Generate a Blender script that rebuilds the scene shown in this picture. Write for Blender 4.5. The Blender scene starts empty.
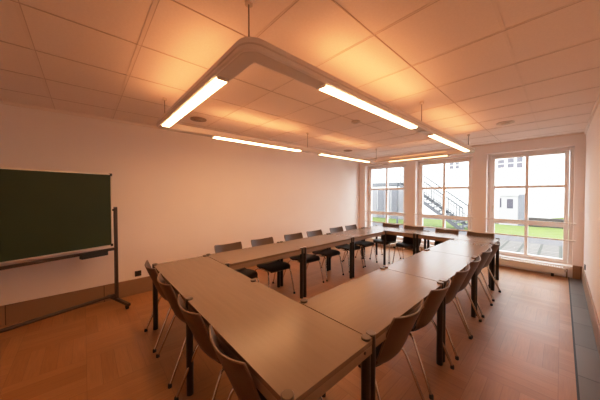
import bpy, bmesh, math, random
from mathutils import Vector, Matrix
random.seed(7)
PI = math.pi
C = bpy.context.scene.collection

# ------------------------------------------------------------------ measures
H, XW, YD, XR, YB = 2.64, -4.43, 6.60, 0.277, -1.75
TZ = 0.74

# ------------------------------------------------------------------ material helpers
def new_mat(name):
    m = bpy.data.materials.new(name); m.use_nodes = True
    nt = m.node_tree
    b = nt.nodes['Principled BSDF']
    return m, nt, b

def simple(name, col, rough=0.5, metal=0.0, spec=0.5, var=0.06, scale=8.0, bump=0.0, bscale=60.0):
    m, nt, b = new_mat(name)
    N, L = nt.nodes, nt.links
    tc = N.new('ShaderNodeTexCoord')
    nz = N.new('ShaderNodeTexNoise'); nz.inputs['Scale'].default_value = scale; nz.inputs['Detail'].default_value = 3
    L.new(tc.outputs['Object'], nz.inputs['Vector'])
    mx = N.new('ShaderNodeMix'); mx.data_type = 'RGBA'
    mx.inputs[6].default_value = tuple(c*(1-var) for c in col)+(1,)
    mx.inputs[7].default_value = tuple(min(1, c*(1+var)) for c in col)+(1,)
    L.new(nz.outputs['Fac'], mx.inputs[0]); L.new(mx.outputs[2], b.inputs['Base Color'])
    b.inputs['Roughness'].default_value = rough; b.inputs['Metallic'].default_value = metal
    b.inputs['Specular IOR Level'].default_value = spec
    if bump:
        n2 = N.new('ShaderNodeTexNoise'); n2.inputs['Scale'].default_value = bscale; n2.inputs['Detail'].default_value = 4
        L.new(tc.outputs['Object'], n2.inputs['Vector'])
        bp = N.new('ShaderNodeBump'); bp.inputs['Strength'].default_value = bump; bp.inputs['Distance'].default_value = 0.01
        L.new(n2.outputs['Fac'], bp.inputs['Height']); L.new(bp.outputs['Normal'], b.inputs['Normal'])
    return m

def math_node(nt, op, a, b=None):
    n = nt.nodes.new('ShaderNodeMath'); n.operation = op
    for i, v in enumerate((a, b)):
        if v is None: continue
        if isinstance(v, (int, float)): n.inputs[i].default_value = v
        else: nt.links.new(v, n.inputs[i])
    return n.outputs[0]

def emis(name, col, strength):
    m = bpy.data.materials.new(name); m.use_nodes = True
    nt = m.node_tree; nt.nodes.clear()
    e = nt.nodes.new('ShaderNodeEmission'); e.inputs[0].default_value = col+(1,); e.inputs[1].default_value = strength
    o = nt.nodes.new('ShaderNodeOutputMaterial'); nt.links.new(e.outputs[0], o.inputs[0])
    return m

def parquet():
    m, nt, b = new_mat('oak_parquet'); N, L = nt.nodes, nt.links
    tc = N.new('ShaderNodeTexCoord'); sp = N.new('ShaderNodeSeparateXYZ'); L.new(tc.outputs['Object'], sp.inputs[0])
    S, n = 0.50, 5.0
    x = math_node(nt, 'DIVIDE', math_node(nt, 'ADD', sp.outputs[0], 20.0), S)
    y = math_node(nt, 'DIVIDE', math_node(nt, 'ADD', sp.outputs[1], 20.0), S)
    cx, cy = math_node(nt, 'FLOOR', x), math_node(nt, 'FLOOR', y)
    par = math_node(nt, 'MODULO', math_node(nt, 'ADD', cx, cy), 2.0)
    par = math_node(nt, 'ROUND', par)
    inv = math_node(nt, 'SUBTRACT', 1.0, par)
    # across = coordinate across the strips, along = along
    across = math_node(nt, 'ADD', math_node(nt, 'MULTIPLY', x, par), math_node(nt, 'MULTIPLY', y, inv))
    along = math_node(nt, 'ADD', math_node(nt, 'MULTIPLY', y, par), math_node(nt, 'MULTIPLY', x, inv))
    strip = math_node(nt, 'FLOOR', math_node(nt, 'MULTIPLY', across, n))
    cell = N.new('ShaderNodeCombineXYZ'); L.new(strip, cell.inputs[0]); L.new(math_node(nt, 'FLOOR', along), cell.inputs[1]); L.new(par, cell.inputs[2])
    wn = N.new('ShaderNodeTexWhiteNoise'); wn.noise_dimensions = '3D'; L.new(cell.outputs[0], wn.inputs['Vector'])
    cr = N.new('ShaderNodeValToRGB'); e = cr.color_ramp.elements
    e[0].position = 0; e[0].color = (0.41, 0.178, 0.060, 1); e[1].position = 1; e[1].color = (0.48, 0.225, 0.085, 1)
    el = cr.color_ramp.elements.new(0.5); el.color = (0.445, 0.20, 0.072, 1)
    L.new(wn.outputs['Value'], cr.inputs[0])
    # grain
    gv = N.new('ShaderNodeCombineXYZ'); L.new(math_node(nt, 'MULTIPLY', across, 40.0), gv.inputs[0]); L.new(math_node(nt, 'MULTIPLY', along, 2.5), gv.inputs[1]); L.new(wn.outputs['Value'], gv.inputs[2])
    gn = N.new('ShaderNodeTexNoise'); gn.inputs['Scale'].default_value = 1.0; gn.inputs['Detail'].default_value = 4; L.new(gv.outputs[0], gn.inputs['Vector'])
    mg = N.new('ShaderNodeMix'); mg.data_type = 'RGBA'; mg.blend_type = 'MULTIPLY'; mg.inputs[0].default_value = 0.35
    L.new(cr.outputs[0], mg.inputs[6]); L.new(gn.outputs['Fac'], mg.inputs[7])
    # joints between strips and blocks
    fs = math_node(nt, 'FRACT', math_node(nt, 'MULTIPLY', across, n))
    d1 = math_node(nt, 'MINIMUM', fs, math_node(nt, 'SUBTRACT', 1.0, fs))
    fa = math_node(nt, 'FRACT', along)
    d2 = math_node(nt, 'MULTIPLY', math_node(nt, 'MINIMUM', fa, math_node(nt, 'SUBTRACT', 1.0, fa)), n)
    dj = math_node(nt, 'MINIMUM', d1, d2)
    jt = math_node(nt, 'LESS_THAN', dj, 0.02)
    mj = N.new('ShaderNodeMix'); mj.data_type = 'RGBA'; L.new(math_node(nt, 'MULTIPLY', jt, 0.32), mj.inputs[0])
    L.new(mg.outputs[2], mj.inputs[6]); mj.inputs[7].default_value = (0.09, 0.035, 0.012, 1)
    L.new(mj.outputs[2], b.inputs['Base Color'])
    # worn varnish: patchy sheen
    wn2 = N.new('ShaderNodeTexNoise'); wn2.inputs['Scale'].default_value = 1.4; wn2.inputs['Detail'].default_value = 4; L.new(tc.outputs['Object'], wn2.inputs['Vector'])
    mr = N.new('ShaderNodeMapRange'); mr.inputs[3].default_value = 0.30; mr.inputs[4].default_value = 0.52
    L.new(wn2.outputs['Fac'], mr.inputs[0]); L.new(mr.outputs[0], b.inputs['Roughness'])
    bp = N.new('ShaderNodeBump'); bp.inputs['Strength'].default_value = 0.12; bp.inputs['Distance'].default_value = 0.004
    L.new(wn.outputs['Value'], bp.inputs['Height']); L.new(bp.outputs['Normal'], b.inputs['Normal'])
    return m

def tiles(name, c0, c1, joint, size, jw, axis=(0, 1), off=(0, 0), rough=0.5, bump=0.0, nscale=6):
    """rectangular tiles in two object axes with dark joints"""
    m, nt, b = new_mat(name); N, L = nt.nodes, nt.links
    tc = N.new('ShaderNodeTexCoord'); sp = N.new('ShaderNodeSeparateXYZ'); L.new(tc.outputs['Object'], sp.inputs[0])
    cells, dist = [], None
    for a, s, o in zip(axis, size, off):
        if s is None: continue
        t = math_node(nt, 'DIVIDE', math_node(nt, 'SUBTRACT', sp.outputs[a], o-50*s), s)
        cells.append(math_node(nt, 'FLOOR', t)); f = math_node(nt, 'FRACT', t)
        d = math_node(nt, 'MULTIPLY', math_node(nt, 'MINIMUM', f, math_node(nt, 'SUBTRACT', 1.0, f)), s)
        dist = d if dist is None else math_node(nt, 'MINIMUM', dist, d)
    cv = N.new('ShaderNodeCombineXYZ')
    for i, c in enumerate(cells): L.new(c, cv.inputs[i])
    wn = N.new('ShaderNodeTexWhiteNoise'); L.new(cv.outputs[0], wn.inputs['Vector'])
    nz = N.new('ShaderNodeTexNoise'); nz.inputs['Scale'].default_value = nscale; nz.inputs['Detail'].default_value = 5; L.new(tc.outputs['Object'], nz.inputs['Vector'])
    fac = math_node(nt, 'ADD', math_node(nt, 'MULTIPLY', wn.outputs['Value'], 0.5), math_node(nt, 'MULTIPLY', nz.outputs['Fac'], 0.5))
    mx = N.new('ShaderNodeMix'); mx.data_type = 'RGBA'; mx.inputs[6].default_value = c0+(1,); mx.inputs[7].default_value = c1+(1,); L.new(fac, mx.inputs[0])
    mj = N.new('ShaderNodeMix'); mj.data_type = 'RGBA'; L.new(math_node(nt, 'LESS_THAN', dist, jw/2), mj.inputs[0])
    L.new(mx.outputs[2], mj.inputs[6]); mj.inputs[7].default_value = joint+(1,)
    L.new(mj.outputs[2], b.inputs['Base Color']); b.inputs['Roughness'].default_value = rough
    if bump:
        n2 = N.new('ShaderNodeTexNoise'); n2.inputs['Scale'].default_value = 90; L.new(tc.outputs['Object'], n2.inputs['Vector'])
        bp = N.new('ShaderNodeBump'); bp.inputs['Strength'].default_value = bump; bp.inputs['Distance'].default_value = 0.01
        L.new(n2.outputs['Fac'], bp.inputs['Height']); L.new(bp.outputs['Normal'], b.inputs['Normal'])
    return m

def wood(name, c0, c1, rough=0.4, axis=0, scale=3.0, stretch=12.0, spec=0.5):
    m, nt, b = new_mat(name); N, L = nt.nodes, nt.links
    tc = N.new('ShaderNodeTexCoord'); mp = N.new('ShaderNodeMapping'); L.new(tc.outputs['Object'], mp.inputs[0])
    sc = [stretch]*3; sc[axis] = 1.0; mp.inputs['Scale'].default_value = sc
    nz = N.new('ShaderNodeTexNoise'); nz.inputs['Scale'].default_value = scale; nz.inputs['Detail'].default_value = 6; L.new(mp.outputs[0], nz.inputs['Vector'])
    mx = N.new('ShaderNodeMix'); mx.data_type = 'RGBA'; mx.inputs[6].default_value = c0+(1,); mx.inputs[7].default_value = c1+(1,)
    L.new(nz.outputs['Fac'], mx.inputs[0]); L.new(mx.outputs[2], b.inputs['Base Color'])
    b.inputs['Roughness'].default_value = rough; b.inputs['Specular IOR Level'].default_value = spec
    return m

def glass_mat():
    m = bpy.data.materials.new('window_glass'); m.use_nodes = True
    nt = m.node_tree; nt.nodes.clear(); N, L = nt.nodes, nt.links
    t = N.new('ShaderNodeBsdfTransparent'); g = N.new('ShaderNodeBsdfGlossy'); g.inputs['Roughness'].default_value = 0.02
    f = N.new('ShaderNodeFresnel'); f.inputs[0].default_value = 1.35
    mx = N.new('ShaderNodeMixShader'); L.new(f.outputs[0], mx.inputs[0]); L.new(t.outputs[0], mx.inputs[1]); L.new(g.outputs[0], mx.inputs[2])
    o = N.new('ShaderNodeOutputMaterial'); L.new(mx.outputs[0], o.inputs[0])
    return m

M = {}
M['wall'] = simple('painted_plaster', (0.86, 0.79, 0.765), 0.75, var=0.02, scale=2, bump=0.03, bscale=120)
M['ceil'] = None
M['floor'] = parquet()
M['slate'] = tiles('slate_tile', (0.085, 0.074, 0.068), (0.15, 0.132, 0.122), (0.035, 0.029, 0.026), (None, 0.62), 0.012, rough=0.42, nscale=4)
M['base'] = tiles('brown_baseboard', (0.235, 0.135, 0.075), (0.33, 0.20, 0.115), (0.08, 0.045, 0.025), (0.9, 0.9), 0.008, axis=(1, 0), off=(0.2, 0.25), rough=0.5, nscale=5)
M['frame'] = simple('white_window_paint', (0.85, 0.80, 0.77), 0.4, var=0.02)
M['white'] = simple('white_enamel', (0.80, 0.76, 0.72), 0.35, var=0.02)
M['glass'] = glass_mat()
M['top'] = wood('table_laminate', (0.178, 0.124, 0.088), (0.213, 0.150, 0.108), 0.27, axis=0, scale=2.5, stretch=14)
M['edge'] = wood('table_edge_wood', (0.21, 0.14, 0.092), (0.25, 0.17, 0.115), 0.45, axis=0, scale=3, stretch=10)
M['blackleg'] = simple('black_powder_coat', (0.012, 0.011, 0.012), 0.38, var=0.1)
M['cap'] = simple('bronze_leg_cap', (0.11, 0.075, 0.05), 0.4, metal=0.3)
M['bolt'] = simple('dark_bolt', (0.03, 0.022, 0.018), 0.4, metal=0.6)
M['shell'] = wood('dark_brown_shell', (0.056, 0.030, 0.018), (0.080, 0.043, 0.026), 0.42, axis=2, scale=2, stretch=8)
M['seat'] = simple('dark_seat', (0.018, 0.012, 0.010), 0.55, var=0.1)
M['ply'] = simple('shell_edge', (0.15, 0.09, 0.055), 0.4)
M['chrome'] = simple('chrome_tube', (0.62, 0.56, 0.50), 0.18, metal=1.0, var=0.03)
M['rubber'] = simple('black_rubber', (0.012, 0.011, 0.011), 0.6)
M['board'] = simple('green_chalkboard', (0.018, 0.033, 0.010), 0.6, spec=0.3, var=0.22, scale=2.2)
M['chalkframe'] = simple('aluminium_board_frame', (0.62, 0.57, 0.50), 0.4, metal=0.4)
M['stand'] = simple('brown_steel_stand', (0.045, 0.024, 0.017), 0.42, var=0.08)
M['lamp'] = simple('luminaire_enamel', (0.84, 0.78, 0.74), 0.4, var=0.02)
M['reflector'] = simple('luminaire_underside', (0.70, 0.63, 0.58), 0.45, var=0.03)
LAMPC, UPC = (1.0, 0.515, 0.22), (1.0, 0.385, 0.14)
GLOW = [(emis('warm_tube_diffuser', LAMPC, 33.5*k), emis('warm_uplight_diffuser', UPC, 9.8*u)) for k, u in ((1.45, 1.15), (0.24, 0.35), (1.4, 1.45), (0.75, 1.05), (1.3, 1.25), (0.70, 0.8))]
M['cable'] = simple('grey_cable', (0.25, 0.19, 0.15), 0.5)
M['plastic'] = simple('beige_plastic', (0.62, 0.53, 0.45), 0.5)
M['disc'] = simple('dark_beige_disc', (0.36, 0.26, 0.19), 0.6)
M['socket'] = simple('black_socket', (0.02, 0.016, 0.015), 0.4)
M['steel'] = simple('galvanised_steel', (0.06, 0.063, 0.07), 0.5, metal=0.2)
M['facade'] = simple('white_render', (0.86, 0.86, 0.85), 0.9, var=0.02)
M['greypanel'] = simple('grey_panel', (0.13, 0.13, 0.148), 0.8)
M['palepanel'] = simple('pale_grey_panel', (0.20, 0.195, 0.21), 0.8)
M['darkglass'] = simple('dull_far_glass', (0.06, 0.055, 0.072), 0.3)
M['porch'] = simple('shaded_render', (0.40, 0.39, 0.40), 0.9, var=0.02)  # white render made greyer, its shading put into the base colour
M['grass'] = simple('lawn_grass', (0.078, 0.118, 0.014), 0.9, var=0.4, scale=3, bump=0.6, bscale=40)
M['cobble'] = tiles('cobblestone', (0.062, 0.052, 0.047), (0.115, 0.10, 0.09), (0.016, 0.019, 0.012), (0.42, 0.26), 0.065, rough=0.8, nscale=9)
M['asphalt'] = simple('grey_path', (0.06, 0.056, 0.06), 0.9, var=0.1, bump=0.2)
M['stonewall'] = simple('dark_stone', (0.035, 0.028, 0.025), 0.9, var=0.3, scale=6)
M['copper'] = simple('valve_brass', (0.30, 0.19, 0.10), 0.35, metal=0.8)

# ceiling: mineral-fibre tiles, wide joints along x, thin joints along y
def ceil_mat():
    m, nt, b = new_mat('ceiling_tile'); N, L = nt.nodes, nt.links
    tc = N.new('ShaderNodeTexCoord'); sp = N.new('ShaderNodeSeparateXYZ'); L.new(tc.outputs['Object'], sp.inputs[0])
    nz = N.new('ShaderNodeTexNoise'); nz.inputs['Scale'].default_value = 70; nz.inputs['Detail'].default_value = 5; L.new(tc.outputs['Object'], nz.inputs['Vector'])
    mx = N.new('ShaderNodeMix'); mx.data_type = 'RGBA'; mx.inputs[6].default_value = (0.80, 0.69, 0.63, 1); mx.inputs[7].default_value = (0.90, 0.79, 0.72, 1); L.new(nz.outputs['Fac'], mx.inputs[0])
    L.new(mx.outputs[2], b.inputs['Base Color']); b.inputs['Roughness'].default_value = 0.9
    return m
M['ceil'] = ceil_mat()
M['joint'] = simple('ceiling_joint_and_shadow', (0.60, 0.48, 0.41), 0.8)
M['runner'] = simple('ceiling_runner', (0.82, 0.71, 0.64), 0.8)

# ------------------------------------------------------------------ mesh helpers
def add_box(bm, lo, hi, mat=None):
    v = [bm.verts.new((x, y, z)) for x in (lo[0], hi[0]) for y in (lo[1], hi[1]) for z in (lo[2], hi[2])]
    fs = [(0, 1, 3, 2), (4, 6, 7, 5), (0, 4, 5, 1), (2, 3, 7, 6), (0, 2, 6, 4), (1, 5, 7, 3)]
    for f in fs: bm.faces.new([v[i] for i in f])
    return v

def add_tube(bm, pts, r, seg=12, cap=True, r2=None):
    pts = [Vector(p) for p in pts]; rings = []
    n = len(pts)
    prev = None
    for i, p in enumerate(pts):
        t = (pts[min(i+1, n-1)]-pts[max(i-1, 0)]).normalized()
        if prev is None:
            u = t.orthogonal().normalized()
        else:
            u = (prev - t*prev.dot(t)).normalized()
        prev = u; w = t.cross(u)
        rr = r if r2 is None else r+(r2-r)*i/(n-1)
        rings.append([bm.verts.new(p+u*rr*math.cos(2*PI*k/seg)+w*rr*math.sin(2*PI*k/seg)) for k in range(seg)])
    for a, b in zip(rings, rings[1:]):
        for k in range(seg): bm.faces.new((a[k], a[(k+1) % seg], b[(k+1) % seg], b[k]))
    if cap:
        bm.faces.new(rings[0][::-1]); bm.faces.new(rings[-1])

def add_cyl(bm, c, r, z0, z1, seg=24, bev=0.0):
    prof = [(r, z0), (r, z1)] if not bev else [(r, z0), (r, z1-bev), (r-bev, z1)]
    rings = [[bm.verts.new((c[0]+rr*math.cos(2*PI*k/seg), c[1]+rr*math.sin(2*PI*k/seg), z)) for k in range(seg)] for rr, z in prof]
    for a, b in zip(rings, rings[1:]):
        for k in range(seg): bm.faces.new((a[k], a[(k+1) % seg], b[(k+1) % seg], b[k]))
    bm.faces.new(rings[0][::-1]); bm.faces.new(rings[-1])

def obj(name, bm, mat, parent=None, smooth=False, bevel=0.0, loc=None):
    bmesh.ops.recalc_face_normals(bm, faces=bm.faces)
    me = bpy.data.meshes.new(name); bm.to_mesh(me); bm.free()
    me.materials.append(mat)
    o = bpy.data.objects.new(name, me); C.objects.link(o)
    if parent: o.parent = parent
    if loc: o.location = loc
    if smooth:
        for p in me.polygons: p.use_smooth = True
        try: me.set_sharp_from_angle(angle=math.radians(40))
        except Exception: pass
    if bevel:
        b = o.modifiers.new('bevel', 'BEVEL'); b.width = bevel; b.segments = 2; b.limit_method = 'ANGLE'
    return o

def box_obj(name, lo, hi, mat, parent=None, bevel=0.0):
    bm = bmesh.new(); add_box(bm, lo, hi); return obj(name, bm, mat, parent, bevel=bevel)

def thing(name, label, cat, loc=(0, 0, 0), rotz=0, group=None):
    o = bpy.data.objects.new(name, None); C.objects.link(o)
    o.empty_display_size = 0.1
    o.location = loc; o.rotation_euler = (0, 0, rotz)
    return tag(o, label, cat, group)

def tag(o, label, cat, group=None):
    o['label'] = label; o['category'] = cat
    if group: o['group'] = group
    return o

def struct(o, label=None, cat=None):
    o['kind'] = 'structure'
    if label: o['label'] = label
    if cat: o['category'] = cat
    return o

def dup(root, loc, rotz, label, group=None):
    r = root.copy(); C.objects.link(r); r.location = loc; r.rotation_euler = (0, 0, rotz); r['label'] = label
    if group: r['group'] = group
    for ch in list(root.children):
        c = ch.copy(); C.objects.link(c); c.parent = r
        for g in list(ch.children):
            d = g.copy(); C.objects.link(d); d.parent = c
    return r

# ------------------------------------------------------------------ room shell
struct(box_obj('floor', (XW-0.2, YB-0.2, -0.15), (0.105, YD+0.3, 0.0), M['floor']), 'orange brown oak block parquet floor of the room', 'floor')
struct(box_obj('trim_1', (0.108, YB, -0.15), (XR+0.05, YD+0.3, 0.0), M['slate']), 'dark slate tile strip along the foot of the right wall', 'floor strip')
struct(box_obj('trim_2', (0.098, YB, -0.1), (0.112, YD, 0.004), M['rubber']), 'thin dark joint between parquet and slate strip', 'joint')
struct(box_obj('wall_left', (XW-0.2, YB-0.2, 0), (XW, YD+0.3, H+0.1), M['wall']), 'long plain white wall behind the blackboard', 'wall')
struct(box_obj('wall_right', (XR, YB-0.2, 0), (XR+0.2, YD+0.3, H+0.1), M['wall']), 'plain white wall at the right edge', 'wall')
struct(box_obj('wall_near', (XW, YB-0.2, 0), (XR, YB, H+0.1), M['wall']), 'plain white wall behind the viewer', 'wall')

WIN = [(-3.57, 'left'), (-2.02, 'middle'), (-0.49, 'right')]
HW, ZB, ZT = 0.64, 0.185, 2.42
bm = bmesh.new()
xs = [XW]
for c, _ in WIN: xs += [c-HW, c+HW]
xs.append(XR)
for i in range(0, len(xs), 2): add_box(bm, (xs[i], YD, 0), (xs[i+1], YD+0.3, H+0.1))
for c, _ in WIN:
    add_box(bm, (c-HW, YD, ZT), (c+HW, YD+0.3, H+0.1)); add_box(bm, (c-HW, YD, 0), (c+HW, YD+0.3, ZB))
struct(obj('wall_far', bm, M['wall']), 'white wall with three tall window openings', 'wall')

# ceiling: slab, with tile joints and runner shadow lines as its parts
ceil = struct(box_obj('ceiling', (XW, YB, H), (XR, YD, H+0.1), M['ceil']), 'suspended ceiling of square mineral fibre tiles', 'ceiling')
bm = bmesh.new()
y = 0.315-0.582*5
while y < YD:
    if y > YB: w_ = 0.013 if y < 0.5 else 0.007; add_box(bm, (XW, y-w_, H-0.003), (XR, y+w_, H))
    y += 0.582 if y < 1.4 else 0.6
obj('ceiling_runner', bm, M['runner'], ceil)
bm = bmesh.new()
y = 0.315-0.582*5
while y < YD:
    if y > YB: w_ = 0.010 if y < 0.5 else 0.004; add_box(bm, (XW, y+w_, H-0.0045), (XR, y+w_+0.004, H-0.003))  # shadow line of each runner, drawn as a thin dark strip
    y += 0.582 if y < 1.4 else 0.6
x = -0.275
while x > XW:
    if x < -0.3: add_box(bm, (x-0.0035, YB, H-0.0042), (x+0.0035, YD, H-0.0004))
    x -= 0.605
obj('ceiling_joint_and_shadow', bm, M['joint'], ceil)
bm = bmesh.new(); add_box(bm, (-0.284, YB, H-0.003), (-0.266, YD, H))
obj('ceiling_main_runner', bm, M['runner'], ceil)
# wall angle strips under the ceiling
struct(box_obj('trim_3', (XW, YB, H-0.035), (XW+0.02, YD, H), M['runner']), 'pale edge strip where ceiling meets left wall', 'trim')
struct(box_obj('trim_4', (XR-0.02, YB, H-0.045), (XR, YD-0.02, H), M['runner']), 'pale edge strip where ceiling meets right wall', 'trim')
struct(box_obj('trim_5', (XW+0.02, YD-0.02, H-0.03), (XR, YD, H), M['runner']), 'pale edge strip where ceiling meets window wall', 'trim')

BB = 0.238
struct(box_obj('baseboard_left', (XW, YB, 0), (XW+0.022, YD, BB), M['base'], bevel=0.003), 'tall brown baseboard along the left wall', 'baseboard')
struct(box_obj('baseboard_right', (XR-0.018, YB, 0), (XR, YD, BB), M['base'], bevel=0.003), 'tall brown baseboard along the right wall', 'baseboard')
bm = bmesh.new()
for i in range(0, len(xs), 2): add_box(bm, (max(xs[i], XW+0.022), YD-0.02, 0), (min(xs[i+1], XR-0.018), YD, BB))
struct(obj('baseboard_far', bm, M['base'], bevel=0.003), 'tall brown baseboard between the windows', 'baseboard')

# ------------------------------------------------------------------ windows
def window(n, cx, side):
    r = bpy.data.objects.new('window_%d' % n, None); C.objects.link(r); r.location = (cx, YD+0.17, 0)
    struct(r, 'tall white framed %s window with six panes' % side, 'window')
    w = HW
    bm = bmesh.new()
    f = 0.055
    add_box(bm, (-w, 0, ZB), (-w+f, 0.09, ZT)); add_box(bm, (w-f, 0, ZB), (w, 0.09, ZT))
    add_box(bm, (-w+f, 0, ZT-f), (w-f, 0.09, ZT)); add_box(bm, (-w+f, 0, ZB), (w-f, 0.09, ZB+0.04))
    obj('window_frame', bm, M['frame'], r, bevel=0.004)
    i = w-f-0.004; s = 0.062; z0, z1 = ZB+0.042, ZT-f-0.003
    bm = bmesh.new()
    add_box(bm, (-i, -0.018, z0), (-i+s, 0.06, z1)); add_box(bm, (i-s, -0.018, z0), (i, 0.06, z1))
    add_box(bm, (-i+s, -0.018, z1-s*0.8), (i-s, 0.06, z1)); add_box(bm, (-i+s, -0.018, z0), (i-s, 0.06, z0+s))
    obj('sash', bm, M['frame'], r, bevel=0.004)
    zt, zm = 1.69, 0.945
    m0 = 0.026
    bm = bmesh.new(); add_box(bm, (-m0, -0.012, z0+s), (m0, 0.055, z1-s*0.8)); obj('mullion', bm, M['frame'], r, bevel=0.003)
    bm = bmesh.new(); add_box(bm, (-i+s, -0.010, zt-0.028), (i-s, 0.054, zt+0.028)); obj('transom', bm, M['frame'], r, bevel=0.003)
    bm = bmesh.new(); add_box(bm, (-i+s, -0.014, zm-0.045), (i-s, 0.054, zm+0.045)); obj('transom', bm, M['frame'], r, bevel=0.003)
    for xa, xb in ((-i+s, -m0), (m0, i-s)):
        for za, zb in ((z0+s, zm-0.045), (zm+0.045, zt-0.028), (zt+0.028, z1-s*0.8)):
            bm = bmesh.new(); v = [bm.verts.new(p) for p in ((xa, 0.03, za), (xb, 0.03, za), (xb, 0.03, zb), (xa, 0.03, zb))]; bm.faces.new(v)
            obj('pane', bm, M['glass'], r)
    # handle on the left stile
    bm = bmesh.new(); add_box(bm, (-i+0.02, -0.03, 1.20), (-i+0.045, -0.018, 1.28)); add_tube(bm, [(-i+0.032, -0.03, 1.25), (-i+0.032, -0.055, 1.25), (-i+0.032, -0.06, 1.14)], 0.009, 8)
    obj('window_handle', bm, M['plastic'], r, smooth=True)
    # sill
    bm = bmesh.new(); add_box(bm, (-w, -0.168, ZB), (w, -0.002, ZB+0.02)); obj('window_sill', bm, M['frame'], r, bevel=0.003)
for n, (cx, side) in enumerate(WIN): window(n+1, cx, side)

# guard rails across the openings (two per window), fixed to the wall face
def rail(cx, z, label, grp):
    t = thing('guard_rail', label, 'rail', (cx, YD-0.045, z), 0, grp)
    bm = bmesh.new(); add_tube(bm, [(-HW-0.03, 0, 0), (HW+0.03, 0, 0)], 0.014, 12); obj('bar', bm, M['white'], t, smooth=True)
    for s in (-1, 1):
        bm = bmesh.new(); add_tube(bm, [(s*(HW+0.018), 0.012, 0), (s*(HW+0.018), 0.045, 0)], 0.011, 10); add_box(bm, (s*(HW+0.018)-0.012, 0.037, -0.03), (s*(HW+0.018)+0.012, 0.045, 0.03)); obj('bracket', bm, M['white'], t)
for cx, side in WIN:
    rail(cx, 1.00, 'upper white guard rail crossing the %s window' % side, 'guard rails across the windows')
    rail(cx, 0.685, 'lower white guard rail crossing the %s window' % side, 'guard rails across the windows')

# convector heaters under the windows
def heater(cx, side):
    t = thing('convector_heater', 'long low white convector heater below the %s window' % side, 'heater', (cx, YD-0.10, 0), 0, 'heaters below the windows')
    x0, x1 = -HW, HW-0.10
    bm = bmesh.new(); add_box(bm, (x0, -0.055, 0.06), (x1, 0.055, 0.19)); obj('heater_body', bm, M['white'], t, bevel=0.008)
    bm = bmesh.new()
    for k in range(36): add_box(bm, (x0+0.04+k*0.032, -0.045, 0.19), (x0+0.058+k*0.032, 0.045, 0.194))
    obj('grille', bm, M['chrome'], t)
    for xf in (x0+0.15, x1-0.15):
        bm = bmesh.new(); add_box(bm, (xf-0.02, -0.035, 0.0), (xf+0.02, 0.035, 0.06)); obj('foot', bm, M['blackleg'], t)
    bm = bmesh.new(); add_tube(bm, [(x1, 0.01, 0.14), (x1+0.03, 0.01, 0.14)], 0.012, 10); add_tube(bm, [(x1+0.03, 0.01, 0.17), (x1+0.03, 0.01, 0.0)], 0.011, 10)
    obj('pipe', bm, M['copper'], t, smooth=True)
    bm = bmesh.new(); add_tube(bm, [(x1+0.012, 0.01, 0.14), (x1+0.012, -0.05, 0.14)], 0.019, 14); obj('valve', bm, M['plastic'], t, smooth=True)
for cx, side in WIN: heater(cx, side)

# wall sockets
def socket(name, loc, rz, label):
    t = thing(name, label, 'socket', loc, rz)
    bm = bmesh.new(); add_box(bm, (-0.042, -0.012, -0.042), (0.042, 0, 0.042)); obj('cover_plate', bm, M['socket'], t, bevel=0.004)
    bm = bmesh.new(); add_tube(bm, [(0, -0.012, 0), (0, -0.0135, 0)], 0.022, 18); obj('outlet', bm, M['rubber'], t)
socket('wall_socket', (XW, 0.61, 0.315), PI/2, 'black wall socket above the baseboard beside the blackboard')
socket('wall_socket', (XR-0.0005, 6.05, 0.345), -PI/2, 'dark wall socket low on the right wall near the window')

# ------------------------------------------------------------------ tables
def make_table(label, loc, rz, group, hx=0.611, mid=False):
    t = thing('conference_table', label, 'table', loc, rz, group)
    hy = 0.302
    bm = bmesh.new(); add_box(bm, (-hx, -hy, TZ-0.028), (hx, hy, TZ)); obj('tabletop', bm, M['top'], t, bevel=0.0015)
    bm = bmesh.new()
    a = 0.002
    z0, z1 = TZ-0.078, TZ-0.0285
    add_box(bm, (-hx+a, -hy+a, z0), (hx-a, -hy+0.022, z1)); add_box(bm, (-hx+a, hy-0.022, z0), (hx-a, hy-a, z1))
    add_box(bm, (-hx+a, -hy+0.022, z0), (-hx+0.022, hy-0.022, z1)); add_box(bm, (hx-0.022, -hy+0.022, z0), (hx-a, hy-0.022, z1))
    obj('apron', bm, M['edge'], t)
    for sx in ((-1, 0, 1) if mid else (-1, 1)):
        for sy in (-1, 1):
            c = (sx*(hx-0.030), sy*(hy-0.019))
            bm = bmesh.new(); add_cyl(bm, c, 0.026, 0.0, TZ+0.004, 20)
            lg = obj('leg', bm, M['blackleg'], t, smooth=True)
            bm = bmesh.new(); add_cyl(bm, c, 0.0275, TZ+0.004, TZ+0.013, 24, bev=0.003); obj('leg_cap', bm, M['cap'], lg, smooth=True)
            if not sx: continue
            bm = bmesh.new(); add_tube(bm, [(sx*(hx-0.003), sy*(hy-0.075), TZ-0.042), (sx*(hx+0.0025), sy*(hy-0.075), TZ-0.042)], 0.008, 12); obj('bolt', bm, M['bolt'], t)
    return t
XOUT, XLEFT = -0.735, -3.195
rows = []
yn = 0.875
make_table('long brown laminate table of the near row with six legs, in front of the viewer', (-1.928, yn, 0), 0, 'tables set in a closed rectangle', 1.228, True)
for k, w in enumerate(('nearest the viewer', 'in the middle', 'nearest the windows')):
    rows.append(((-2.875, 1.796+k*1.228, 0), PI/2, 'table of the left row along the long wall, %s' % w))
for k, w in enumerate(('nearest the viewer', 'in the middle', 'nearest the windows')):
    rows.append(((-1.015, 1.796+k*1.228, 0), PI/2, 'table of the right row, %s' % w))
yf = 5.190
rows.append(((-2.572, yf, 0), 0, 'table of the far row under the windows, at its left end'))
rows.append(((-1.346, yf, 0), 0, 'table of the far row under the windows, at its right end'))
tab0 = None
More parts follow.
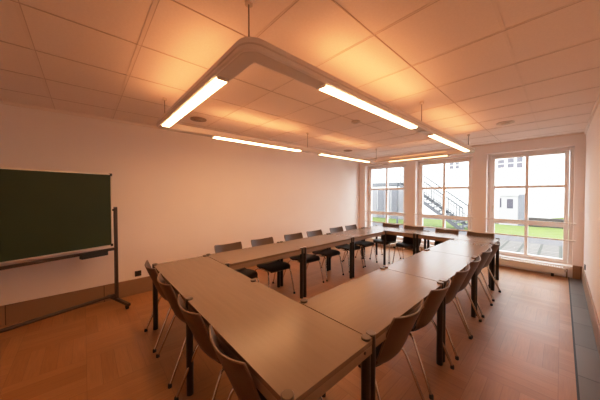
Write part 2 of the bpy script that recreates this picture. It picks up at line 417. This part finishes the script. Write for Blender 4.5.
for loc, rz, lab in rows:
    lab = 'brown laminate ' + lab
    if tab0 is None: tab0 = make_table(lab, loc, rz, 'tables set in a closed rectangle')
    else: dup(tab0, loc, rz, lab)

# ------------------------------------------------------------------ chairs
def shell_sheet(bm, prof, widths, depth, th, nu=12):
    """curved sheet: prof = list of (y,z), widths = half widths, depth = sideways concavity forward"""
    n = len(prof); front, back = [], []
    for i in range(n):
        p = Vector((0, prof[i][0], prof[i][1]))
        a = Vector((0,)+tuple(prof[max(i-1, 0)])); b = Vector((0,)+tuple(prof[min(i+1, n-1)]))
        t = (b-a).normalized(); nr = Vector((0, -t.z, t.y))      # normal: up for the seat, forward for the back
        if nr.y < 0 and abs(nr.y) > abs(nr.z): nr = -nr
        if nr.z < 0 and abs(nr.z) >= abs(nr.y): nr = -nr
        fr, bk = [], []
        for k in range(nu+1):
            s = -1+2*k/nu
            q = p+Vector((s*widths[i], 0, 0))+nr*(depth[i]*s*s)
            fr.append(bm.verts.new(q+nr*th/2)); bk.append(bm.verts.new(q-nr*th/2))
        front.append(fr); back.append(bk)
    for i in range(n-1):
        for k in range(nu):
            bm.faces.new((front[i][k], front[i][k+1], front[i+1][k+1], front[i+1][k]))
            bm.faces.new((back[i][k+1], back[i][k], back[i+1][k], back[i+1][k+1]))
        bm.faces.new((front[i][0], front[i+1][0], back[i+1][0], back[i][0]))
        bm.faces.new((front[i+1][nu], front[i][nu], back[i][nu], back[i+1][nu]))
    for k in range(nu):
        bm.faces.new((front[0][k+1], front[0][k], back[0][k], back[0][k+1]))
        bm.faces.new((front[n-1][k], front[n-1][k+1], back[n-1][k+1], back[n-1][k]))

def make_chair(label, loc, rz, group):
    """local frame: sitter faces +y, origin on the floor below the middle of the feet"""
    t = thing('stacking_chair', label, 'chair', loc, rz, group)
    # seat, its rear rolls up into the back
    prof = [(0.255, 0.405), (0.235, 0.424), (0.19, 0.434), (0.10, 0.432), (0.0, 0.420), (-0.07, 0.410), (-0.105, 0.408), (-0.130, 0.414)]
    wid = [0.17, 0.190, 0.205, 0.212, 0.21, 0.20, 0.195, 0.190]
    dep = [0.0, 0.003, 0.008, 0.012, 0.014, 0.016, 0.02, 0.024]
    bm = bmesh.new(); shell_sheet(bm, prof, wid, dep, 0.022); obj('seat', bm, M['seat'], t, smooth=True)
    prof = [(-0.1305, 0.4145), (-0.155, 0.430), (-0.178, 0.462), (-0.203, 0.52), (-0.230, 0.59), (-0.259, 0.66), (-0.287, 0.73), (-0.308, 0.785), (-0.311, 0.793)]
    wid = [0.190, 0.190, 0.190, 0.192, 0.197, 0.203, 0.208, 0.206, 0.200]
    dep = [0.025, 0.030, 0.036, 0.041, 0.044, 0.046, 0.048, 0.048, 0.048]
    bm = bmesh.new(); shell_sheet(bm, prof, wid, dep, 0.012); bk = obj('backrest', bm, M['shell'], t, smooth=True)
    # lighter plywood edge along the top and sides of the back
    bm = bmesh.new()
    pts = []
    n = len(prof)
    def sp(i, s):
        a, b = prof[max(i-1, 0)], prof[min(i+1, n-1)]
        ty, tz = b[0]-a[0], b[1]-a[1]; l = math.hypot(ty, tz); ny, nz = tz/l, -ty/l
        return (s*(wid[i]+0.0005), prof[i][0]+ny*dep[i]*s*s, prof[i][1]+nz*dep[i]*s*s)
    pts = [sp(i, -1) for i in range(2, n)]+[sp(n-1, -1+2*k/12) for k in range(1, 12)]+[sp(i, 1) for i in range(n-1, 1, -1)]
    add_tube(bm, pts, 0.0062, 6); obj('edge_band', bm, M['ply'], bk, smooth=True)
    # under-seat frame
    bm = bmesh.new()
    for s in (-1, 1): add_tube(bm, [(s*0.185, 0.19, 0.408), (s*0.190, 0.0, 0.398), (s*0.190, -0.11, 0.390)], 0.010, 8)
    add_tube(bm, [(-0.187, 0.10, 0.404), (0.187, 0.10, 0.404)], 0.009, 8); add_tube(bm, [(-0.19, -0.08, 0.392), (0.19, -0.08, 0.392)], 0.009, 8)
    obj('seat_frame', bm, M['chrome'], t, smooth=True)
    for s in (-1, 1):
        for pts in ([(s*0.186, 0.17, 0.407), (s*0.196, 0.205, 0.39), (s*0.206, 0.225, 0.34), (s*0.235, 0.283, 0.016)],
                    [(s*0.190, -0.09, 0.393), (s*0.200, -0.125, 0.38), (s*0.207, -0.145, 0.345), (s*0.235, -0.283, 0.016)]):
            bm = bmesh.new(); add_tube(bm, pts, 0.0105, 10); lg = obj('leg', bm, M['chrome'], t, smooth=True)
            e = pts[-1]
            bm = bmesh.new(); add_cyl(bm, (e[0], e[1]), 0.016, 0.0, 0.03, 12, bev=0.005); obj('glide', bm, M['rubber'], lg, smooth=True)
    return t

spots = []
nth = ('closest to the blackboard', 'second from the blackboard', 'second from the right end', 'closest to the right end')
for x, w in zip((-2.91, -2.33, -1.70, -1.12), nth):
    spots.append(((x, 0.780, 0), 0.0, 'at the near row, %s' % w))
ords = ('closest to the viewer', 'second from the viewer', 'third from the viewer', 'third from the windows', 'second from the windows', 'closest to the windows')
for y, w in zip((1.58, 2.17, 2.84, 3.40, 4.08, 4.62), ords):
    spots.append(((-3.07, y, 0), -PI/2, 'along the long wall, %s' % w))
for y, w in zip((1.57, 2.17, 2.80, 3.29, 3.92, 4.58), ords):
    spots.append(((-0.925, y, 0), PI/2, 'along the right row, %s' % w))
for x, w in zip((-2.80, -2.25, -1.59, -1.03), ('at the left end', 'second from the left', 'second from the right', 'at the right end')):
    spots.append(((x, 5.265, 0), PI, 'backed to the windows, %s' % w))
ch0 = None
for i, (loc, rz, lab) in enumerate(spots):
    rz += random.uniform(-0.03, 0.03)
    lab = 'dark brown shell chair ' + lab
    if ch0 is None: ch0 = make_chair(lab, loc, rz, 'brown shell chairs pushed up to the tables')
    else: dup(ch0, loc, rz, lab)

# ------------------------------------------------------------------ mobile blackboard
bd = thing('mobile_blackboard', 'green mobile chalkboard on a brown wheeled steel stand by the left wall', 'blackboard', (-4.198, 0.325, 0), math.atan2(0.951, -0.309))
# local +x runs towards the window end; right post at x=0, left post at x=-LB
LB = 2.0
for x in (0, -LB):
    bm = bmesh.new(); add_box(bm, (x-0.018, -0.018, 0.06), (x+0.018, 0.018, 1.37)); obj('post', bm, M['stand'], bd, bevel=0.003)
    bm = bmesh.new(); add_box(bm, (x-0.019, -0.34, 0.055), (x+0.019, 0.30, 0.09)); ft = obj('foot', bm, M['stand'], bd, bevel=0.004)
    for s in (-1, 1):
        bm = bmesh.new(); add_tube(bm, [(x-0.011, s*0.285, 0.03), (x+0.011, s*0.285, 0.03)], 0.030, 18); add_box(bm, (x-0.016, s*0.285-0.010, 0.03), (x+0.016, s*0.285+0.010, 0.058)); obj('caster', bm, M['rubber'], ft, smooth=True)
bm = bmesh.new(); add_tube(bm, [(-LB, 0, 0.14), (0, 0, 0.14)], 0.021, 10); obj('crossbar', bm, M['stand'], bd, smooth=True)
bm = bmesh.new(); add_box(bm, (-LB, -0.016, 0.770), (0, 0.016, 0.805)); obj('crossbar', bm, M['stand'], bd, bevel=0.002)
x0, x1, z0, z1 = -LB+0.045, -0.045, 0.838, 1.825
bm = bmesh.new(); add_box(bm, (x0+0.012, -0.012, z0+0.012), (x1-0.012, 0.012, z1-0.012)); obj('writing_panel', bm, M['board'], bd)
bm = bmesh.new()
for lo, hi in (((x0, -0.017, z0), (x1, 0.017, z0+0.014)), ((x0, -0.017, z1-0.014), (x1, 0.017, z1)), ((x0, -0.017, z0+0.014), (x0+0.012, 0.017, z1-0.014)), ((x1-0.012, -0.017, z0+0.014), (x1, 0.017, z1-0.014))): add_box(bm, lo, hi)
obj('board_frame', bm, M['chalkframe'], bd)
for zc in (z0+0.012, z1-0.012):
    bm = bmesh.new(); add_box(bm, (x1-0.022, -0.021, zc-0.018), (x1+0.006, 0.021, zc+0.018)); obj('corner_cap', bm, M['rubber'], bd, bevel=0.003)
for x in (x1, x0):
    bm = bmesh.new(); xe = 0.0 if x == x1 else -LB
    add_tube(bm, [(min(x, xe)-0.003, 0, 1.33), (max(x, xe)+0.003, 0, 1.33)], 0.014, 12); obj('pivot', bm, M['stand'], bd, smooth=True)
bm = bmesh.new()
add_box(bm, (-0.40, -0.10, 0.738), (-0.13, -0.018, 0.766)); add_box(bm, (-0.40, -0.10, 0.766), (-0.13, -0.094, 0.812)); add_box(bm, (-0.40, -0.094, 0.766), (-0.394, -0.018, 0.80)); add_box(bm, (-0.136, -0.094, 0.766), (-0.13, -0.018, 0.80))
obj('chalk_tray', bm, M['rubber'], bd, bevel=0.002)

# ------------------------------------------------------------------ ring luminaire
ring = thing('ring_luminaire', 'rectangular ring of beige suspended light channel with glowing tubes above the tables', 'ceiling light', (0, 0, 0))
RX0, RX1, RY0, RY1 = -3.09, -1.135, 0.675, 5.28
ZL, ZH = 2.30, 2.348
hw = 0.062
def rr_path(rad, n=8):
    pts = []
    for cx, cy, a0 in ((RX1-rad, RY0+rad, -PI/2), (RX1-rad, RY1-rad, 0), (RX0+rad, RY1-rad, PI/2), (RX0+rad, RY0+rad, PI)):
        for k in range(n+1):
            a = a0+k*(PI/2)/n; pts.append((cx+rad*math.cos(a), cy+rad*math.sin(a), math.cos(a), math.sin(a)))
    return pts
def ring_mesh(bm, sect, rad=0.035):
    """sweep closed section [(offset outward, z)] round the rounded rectangle"""
    path = rr_path(rad); rings = []
    for x, y, nx, ny in path:
        sx, sy = (1 if x > (RX0+RX1)/2 else -1), (1 if y > (RY0+RY1)/2 else -1)
        cx, cy = x-nx*rad, y-ny*rad
        row = []
        for o, z in sect:
            q = rad+o
            row.append(bm.verts.new((cx+q*nx, cy+q*ny, z) if q > 0.002 else (cx+q*sx+nx*1e-4, cy+q*sy+ny*1e-4, z)))
        rings.append(row)
    n = len(rings); m = len(sect)
    for i in range(n):
        a, b = rings[i], rings[(i+1) % n]
        for k in range(m): bm.faces.new((a[k], b[k], b[(k+1) % m], a[(k+1) % m]))
bm = bmesh.new()
ring_mesh(bm, [(-hw+0.008, ZL), (hw-0.008, ZL), (hw, ZL+0.008), (hw, ZH-0.012), (hw-0.012, ZH), (-hw+0.012, ZH), (-hw, ZH-0.012), (-hw, ZL+0.008)])
for sg in (-1, 1):
    o0, o1 = sorted((sg*(hw-0.0005), sg*(hw-0.0055)))
    ring_mesh(bm, [(o0, ZH-0.014), (o1, ZH-0.014), (o1, ZH+0.018), (o0, ZH+0.018)])
obj('housing', bm, M['lamp'], ring, smooth=True)
bm = bmesh.new(); ring_mesh(bm, [(hw, ZL+0.028), (hw+0.004, ZL+0.030), (hw+0.004, ZL+0.036), (hw, ZL+0.038)])
obj('side_groove', bm, M['reflector'], ring, smooth=True)
bm = bmesh.new(); ring_mesh(bm, [(-hw+0.016, ZL-0.002), (hw-0.016, ZL-0.002), (hw-0.016, ZL+0.001), (-hw+0.016, ZL+0.001)])
obj('louvre', bm, M['reflector'], ring)
# tubes: (axis, fixed coordinate, from, to)
tubes = [('x', RY0, -2.93, -1.50), ('x', RY1, -2.72, -1.52), ('y', RX1, 1.24, 2.76), ('y', RX1, 3.27, 4.98), ('y', RX0, 1.27, 2.79), ('y', RX0, 3.30, 4.98)]
def tb(bm, ax, f, a, b, w, z0, z1):
    if ax == 'x': add_box(bm, (a, f-w, z0), (b, f+w, z1))
    else: add_box(bm, (f-w, a, z0), (f+w, b, z1))
for (ax, f, a, b), (g_dn, g_up) in zip(tubes, GLOW):
    bm = bmesh.new(); tb(bm, ax, f, a, b, 0.034, ZL-0.012, ZL-0.0025); d = obj('lamp_diffuser', bm, g_dn, ring, bevel=0.003)
    for e0, e1 in ((a-0.03, a), (b, b+0.03)):
        bm = bmesh.new(); tb(bm, ax, f, e0, e1, 0.037, ZL-0.013, ZL-0.002); obj('end_cap', bm, M['white'], d, bevel=0.003)
    # roof-shaped uplight diffuser lying in the open channel on top of the housing
    bm = bmesh.new()
    pr = [(-0.040, ZH+0.001), (0.0, ZH+0.034), (0.040, ZH+0.001)]
    e_ = [[bm.verts.new((q, f+o, z) if ax == 'x' else (f+o, q, z)) for o, z in pr] for q in (a+0.02, b-0.02)]
    for k in range(3): bm.faces.new((e_[0][k], e_[0][(k+1) % 3], e_[1][(k+1) % 3], e_[1][k]))
    bm.faces.new(e_[0][::-1]); bm.faces.new(e_[1])
    obj('uplight_diffuser', bm, g_up, ring)
for x, y, r in ((-1.20, 0.70, 0.0045), (RX0+0.03, RY0+0.02, 0.004), (RX1, 2.98, 0.004), (RX0, 2.98, 0.004), (RX1-0.04, RY1-0.02, 0.004), (RX0+0.04, RY1-0.02, 0.004)):
    bm = bmesh.new(); add_tube(bm, [(x, y, ZH-0.002), (x, y, H)], r, 8); cb = obj('suspension_cable', bm, M['cable'], ring, smooth=True)
    bm = bmesh.new(); add_cyl(bm, (x, y), 0.022, H-0.025, H-0.0005, 16); obj('ceiling_rose', bm, M['plastic'], cb, smooth=True)
for x, y in ((RX1, 3.02), (RX0, 3.05)):
    bm = bmesh.new(); add_box(bm, (x-0.05, y-0.06, ZL-0.012), (x+0.05, y+0.06, ZL-0.0025)); obj('joint_cover', bm, M['white'], ring, bevel=0.004)

# ceiling discs
def disc(name, loc, r, h, mat, label, cat):
    t = thing(name, label, cat, (loc[0], loc[1], H))
    bm = bmesh.new(); add_cyl(bm, (0, 0), r, -h, -0.0005, 32); o = obj('cover', bm, mat, t, smooth=True)
    bm = bmesh.new()
    add_cyl(bm, (0, 0), r*0.55, -h-0.014, -h, 24); obj('centre', bm, mat, t, smooth=True)
disc('smoke_detector', (-2.10, 3.03), 0.062, 0.022, M['plastic'], 'small round beige smoke detector on the ceiling inside the light ring', 'smoke detector')
disc('ceiling_speaker', (-0.60, 4.80), 0.11, 0.012, M['plastic'], 'round pale ceiling speaker cover to the right of the light ring', 'speaker')
disc('ceiling_speaker', (-3.58, 1.25), 0.11, 0.012, M['disc'], 'round dull ceiling speaker cover between light ring and long wall', 'speaker')
disc('ceiling_speaker', (-3.66, 4.95), 0.11, 0.012, M['disc'], 'round dull ceiling speaker cover in the far left corner', 'speaker')

# ------------------------------------------------------------------ courtyard outside
G = -0.15
def plane_obj(name, x0, x1, y0, y1, z, mat, label, cat):
    return struct(box_obj(name, (x0, y0, z-0.1), (x1, y1, z), mat), label, cat)
plane_obj('ground', -30, 16, YD+0.32, 40, G-0.03, M['asphalt'], 'grey courtyard ground beyond the windows', 'ground')
plane_obj('paving', -30, 16, YD+0.32, 11.3, G, M['cobble'], 'cobblestone paving outside the windows', 'paving')
plane_obj('path', -30, 16, 11.3, 12.9, G, M['asphalt'], 'grey path between cobbles and lawn', 'path')
bm = bmesh.new()
nx, ny = 90, 14
vs = [[bm.verts.new((-30+46*i/nx, 12.9+3.9*j/ny, G+0.002+0.02*random.random())) for j in range(ny+1)] for i in range(nx+1)]
for i in range(nx):
    for j in range(ny): bm.faces.new((vs[i][j], vs[i+1][j], vs[i+1][j+1], vs[i][j+1]))
o = obj('lawn', bm, M['grass']); tag(o, 'bright green strip of lawn across the courtyard', 'grass'); o['kind'] = 'stuff'
tag(box_obj('stone_kerb', (-1.22, 16.9, G-0.05), (2.5, 17.25, 0.30), M['stonewall'], bevel=0.03), 'low dark stone wall at the back of the lawn', 'wall')
bm = bmesh.new()
vs = []
for i in range(25):
    x = -0.9+3.4*i/24; hgt = 0.30+0.42*min(1, i/14)
    vs.append([bm.verts.new((x, 17.27+0.65*j/6, G+hgt*math.sin(PI*min(1, (j+1.5)/7.0))+0.04*random.random())) for j in range(7)])
for a, b in zip(vs, vs[1:]):
    for k in range(6): bm.faces.new((a[k], b[k], b[k+1], a[k+1]))
o = obj('grass_mound', bm, M['grass']); tag(o, 'grass mound behind the low stone wall', 'grass'); o['kind'] = 'stuff'

YF = 18.0
bl = thing('white_building', 'overexposed white rendered building across the courtyard', 'building', (0, YF, G))
bm = bmesh.new(); add_box(bm, (-22, 0, -0.05), (6, 0.4, 9.0)); obj('facade', bm, M['facade'], bl)
bm = bmesh.new(); add_box(bm, (-3.2, -0.05, 2.80), (-1.35, 0, 2.88)); obj('ledge', bm, M['facade'], bl)
for x0, x1, z0, z1 in ((-2.56, -2.26, 3.02, 3.50), (-2.12, -1.84, 3.0, 3.54), (-1.73, -1.48, 2.97, 3.58), (-5.05, -4.82, 3.15, 3.64), (-4.72, -4.5, 3.15, 3.64)):
    bm = bmesh.new(); z0 -= G; z1 -= G
    add_box(bm, (x0-0.03, -0.03, z0-0.03), (x0, 0, z1+0.03)); add_box(bm, (x1, -0.03, z0-0.03), (x1+0.03, 0, z1+0.03)); add_box(bm, (x0, -0.03, z0-0.03), (x1, 0, z0)); add_box(bm, (x0, -0.03, z1), (x1, 0, z1+0.03)); add_box(bm, (x0, -0.025, (z0+z1)/2-0.012), (x1, -0.003, (z0+z1)/2+0.012))
    w = obj('window', bm, M['facade'], bl)
    bm = bmesh.new(); add_box(bm, (x0, -0.008, z0), (x1, 0, z1)); obj('pane', bm, M['darkglass'], w)

po = thing('entrance_porch', 'small white arched porch with dark door window before the white building', 'porch', (-1.9, 16.9, G))
bm = bmesh.new()
add_box(bm, (-0.42, 0, 0), (0.34, 1.08, 1.55)); 
arc = [(-0.5+0.92*k/12, 1.56+0.14*math.sin(PI*k/12)) for k in range(13)]
f1 = [bm.verts.new((x, -0.06, z)) for x, z in arc]; f2 = [bm.verts.new((x, 1.08, z)) for x, z in arc]
bm.faces.new(f1); bm.faces.new(f2[::-1])
for k in range(12): bm.faces.new((f1[k], f1[k+1], f2[k+1], f2[k]))
bm.faces.new((f1[0], f2[0], f2[-1], f1[-1]))
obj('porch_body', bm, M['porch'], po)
bm = bmesh.new(); add_box(bm, (-0.10, -0.012, 0.88), (0.16, 0, 1.40)); obj('door_window', bm, M['darkglass'], po)
bm = bmesh.new(); add_box(bm, (-0.40, -0.012, 0.92), (-0.32, 0, 1.44)); obj('side_window', bm, M['darkglass'], po)
bm = bmesh.new(); add_box(bm, (0.36, 0.02, 0.0), (0.64, 0.10, 1.66)); obj('grey_screen', bm, M['greypanel'], po)

# steel outside staircase with landing
st = thing('steel_staircase', 'galvanised steel staircase with open treads and railings outside the middle window', 'staircase', (0, 0, G+0.02))
XB, YN, YS = -2.95, 12.45, 13.75
SL = math.tan(math.radians(37.4)); XT = -5.9
ztop = (XB-XT)*SL
for y in (YN, YS):
    bm = bmesh.new()
    vs = [bm.verts.new((x, yy, z)) for yy in (y-0.03, y+0.03) for x, z in ((XB+0.15, 0.0), (XB-0.12, 0.0), (XT, ztop-0.18), (XT, ztop+0.02))]
    bm.faces.new(vs[:4]); bm.faces.new(vs[4:][::-1])
    for k in range(4): bm.faces.new((vs[k], vs[(k+1) % 4], vs[4+(k+1) % 4], vs[4+k]))
    obj('stringer', bm, M['steel'], st)
nt_ = 13
for k in range(nt_):
    x = XB-(k+0.6)*(XB-XT)/nt_; z = (XB-x)*SL+0.02
    bm = bmesh.new(); add_box(bm, (x-0.14, YN+0.03, z), (x+0.13, YS-0.03, z+0.035)); obj('tread', bm, M['steel'], st)
for y in (YN, YS):
    bm = bmesh.new()
    for hgt, r in ((1.0, 0.034), (0.5, 0.016)):
        add_tube(bm, [(XB, y, hgt), (XT, y, ztop+hgt)], r, 8)
    add_tube(bm, [(XB, y, 0), (XB, y, 1.0)], 0.02, 8)
    for k in range(1, 25):
        x = XB+(XT-XB)*k/25; z = (XB-x)*SL; add_tube(bm, [(x, y, z), (x, y, z+1.0)], 0.016, 6)
    obj('railing', bm, M['steel'], st)
bm = bmesh.new(); add_box(bm, (XT-3.4, YN-0.1, ztop-0.16), (XT-0.0, YS+0.25, ztop+0.02)); obj('landing', bm, M['steel'], st)
bm = bmesh.new()
add_tube(bm, [(XT-3.4, YS+0.2, ztop+1.0), (XT, YS+0.2, ztop+1.0)], 0.03, 8)
for k in range(0, 18): add_tube(bm, [(XT-3.4+0.2*k, YS+0.2, ztop), (XT-3.4+0.2*k, YS+0.2, ztop+1.0)], 0.014, 6)
obj('landing_railing', bm, M['steel'], st)
for x in (XT-0.05, XT-2.9):
    for y in (YN, YS):
        bm = bmesh.new(); add_tube(bm, [(x, y, 0), (x, y, ztop-0.15)], 0.05, 10); obj('column', bm, M['steel'], st)

en = thing('panel_enclosure', 'pale grey panelled enclosure below the stair landing outside the left window', 'enclosure', (XT-1.8, 15.2, G+0.02))
for k in range(7):
    bm = bmesh.new(); x = -2.0+k*0.5; add_box(bm, (x, -0.02*(k % 2), 0), (x+0.46, 0.05, 1.95)); obj('panel', bm, M['palepanel' if k % 2 else 'greypanel'], en)

# ------------------------------------------------------------------ light from outside
w = bpy.data.worlds.new('World'); bpy.context.scene.world = w; w.use_nodes = True
nt = w.node_tree; nt.nodes.clear()
bg = nt.nodes.new('ShaderNodeBackground'); bg.inputs[0].default_value = (0.93, 0.97, 1.0, 1); bg.inputs[1].default_value = 8.6
out = nt.nodes.new('ShaderNodeOutputWorld'); nt.links.new(bg.outputs[0], out.inputs[0])
# sky portals in the window openings
for cx, side in WIN:
    ld = bpy.data.lights.new('window_portal', 'AREA'); ld.shape = 'RECTANGLE'; ld.size = HW*2-0.1; ld.size_y = ZT-ZB-0.1
    ld.cycles.is_portal = True
    lo = bpy.data.objects.new('window_portal', ld); C.objects.link(lo); lo.location = (cx, YD+0.29, (ZT+ZB)/2); lo.rotation_euler = (-PI/2, 0, 0)

# ------------------------------------------------------------------ camera
f, yaw, pitch, roll, cxp, cyp = 238.1077, 42.3879, -1.0486, -0.0632, 300.9382, 197.8281
cd = bpy.data.cameras.new('Camera'); cam = bpy.data.objects.new('Camera', cd); C.objects.link(cam)
cd.sensor_width = 36; cd.lens = f/600*36; cd.shift_x = -(cxp-300)/600; cd.shift_y = (cyp-200)/600
cd.clip_start = 0.01
ya, pi_, ro = (math.radians(a) for a in (yaw, pitch, roll))
F = Vector((-math.cos(ya), math.sin(ya), 0)); R = Vector((math.sin(ya), math.cos(ya), 0)); U = Vector((0, 0, 1))
F2 = F*math.cos(pi_)+U*math.sin(pi_); U2 = U*math.cos(pi_)-F*math.sin(pi_)
R3 = R*math.cos(ro)+U2*math.sin(ro); U3 = U2*math.cos(ro)-R*math.sin(ro)
m = Matrix((R3, U3, -F2)).transposed().to_4x4(); m.translation = Vector((0, 0, 1.5547))
cam.matrix_world = m
bpy.context.scene.camera = cam
vs_ = bpy.context.scene.view_settings
vs_.view_transform = 'Standard'; vs_.look = 'None'; vs_.exposure = 0.0; vs_.gamma = 1.0
# soft highlight shoulder, like the photograph's tone curve
vs_.use_curve_mapping = True
cm = vs_.curve_mapping; WL = 2.6; cm.white_level = (WL, WL, WL); cm.extend = 'HORIZONTAL'
cv = cm.curves[3]
cv.points[0].location = (0, 0); cv.points[1].location = (1.0, 1.0)
for x_, y_ in ((0.1, 0.1), (0.25, 0.25), (0.5, 0.5), (0.75, 0.71), (1.05, 0.87), (1.6, 0.985), (2.0, 1.0)): cv.points.new(x_/WL, y_)
for p in cv.points: p.handle_type = 'VECTOR'
cm.update()
cy_ = bpy.context.scene.cycles
cy_.max_bounces = 10; cy_.diffuse_bounces = 6; cy_.transparent_max_bounces = 12
cy_.sample_clamp_indirect = 6.0
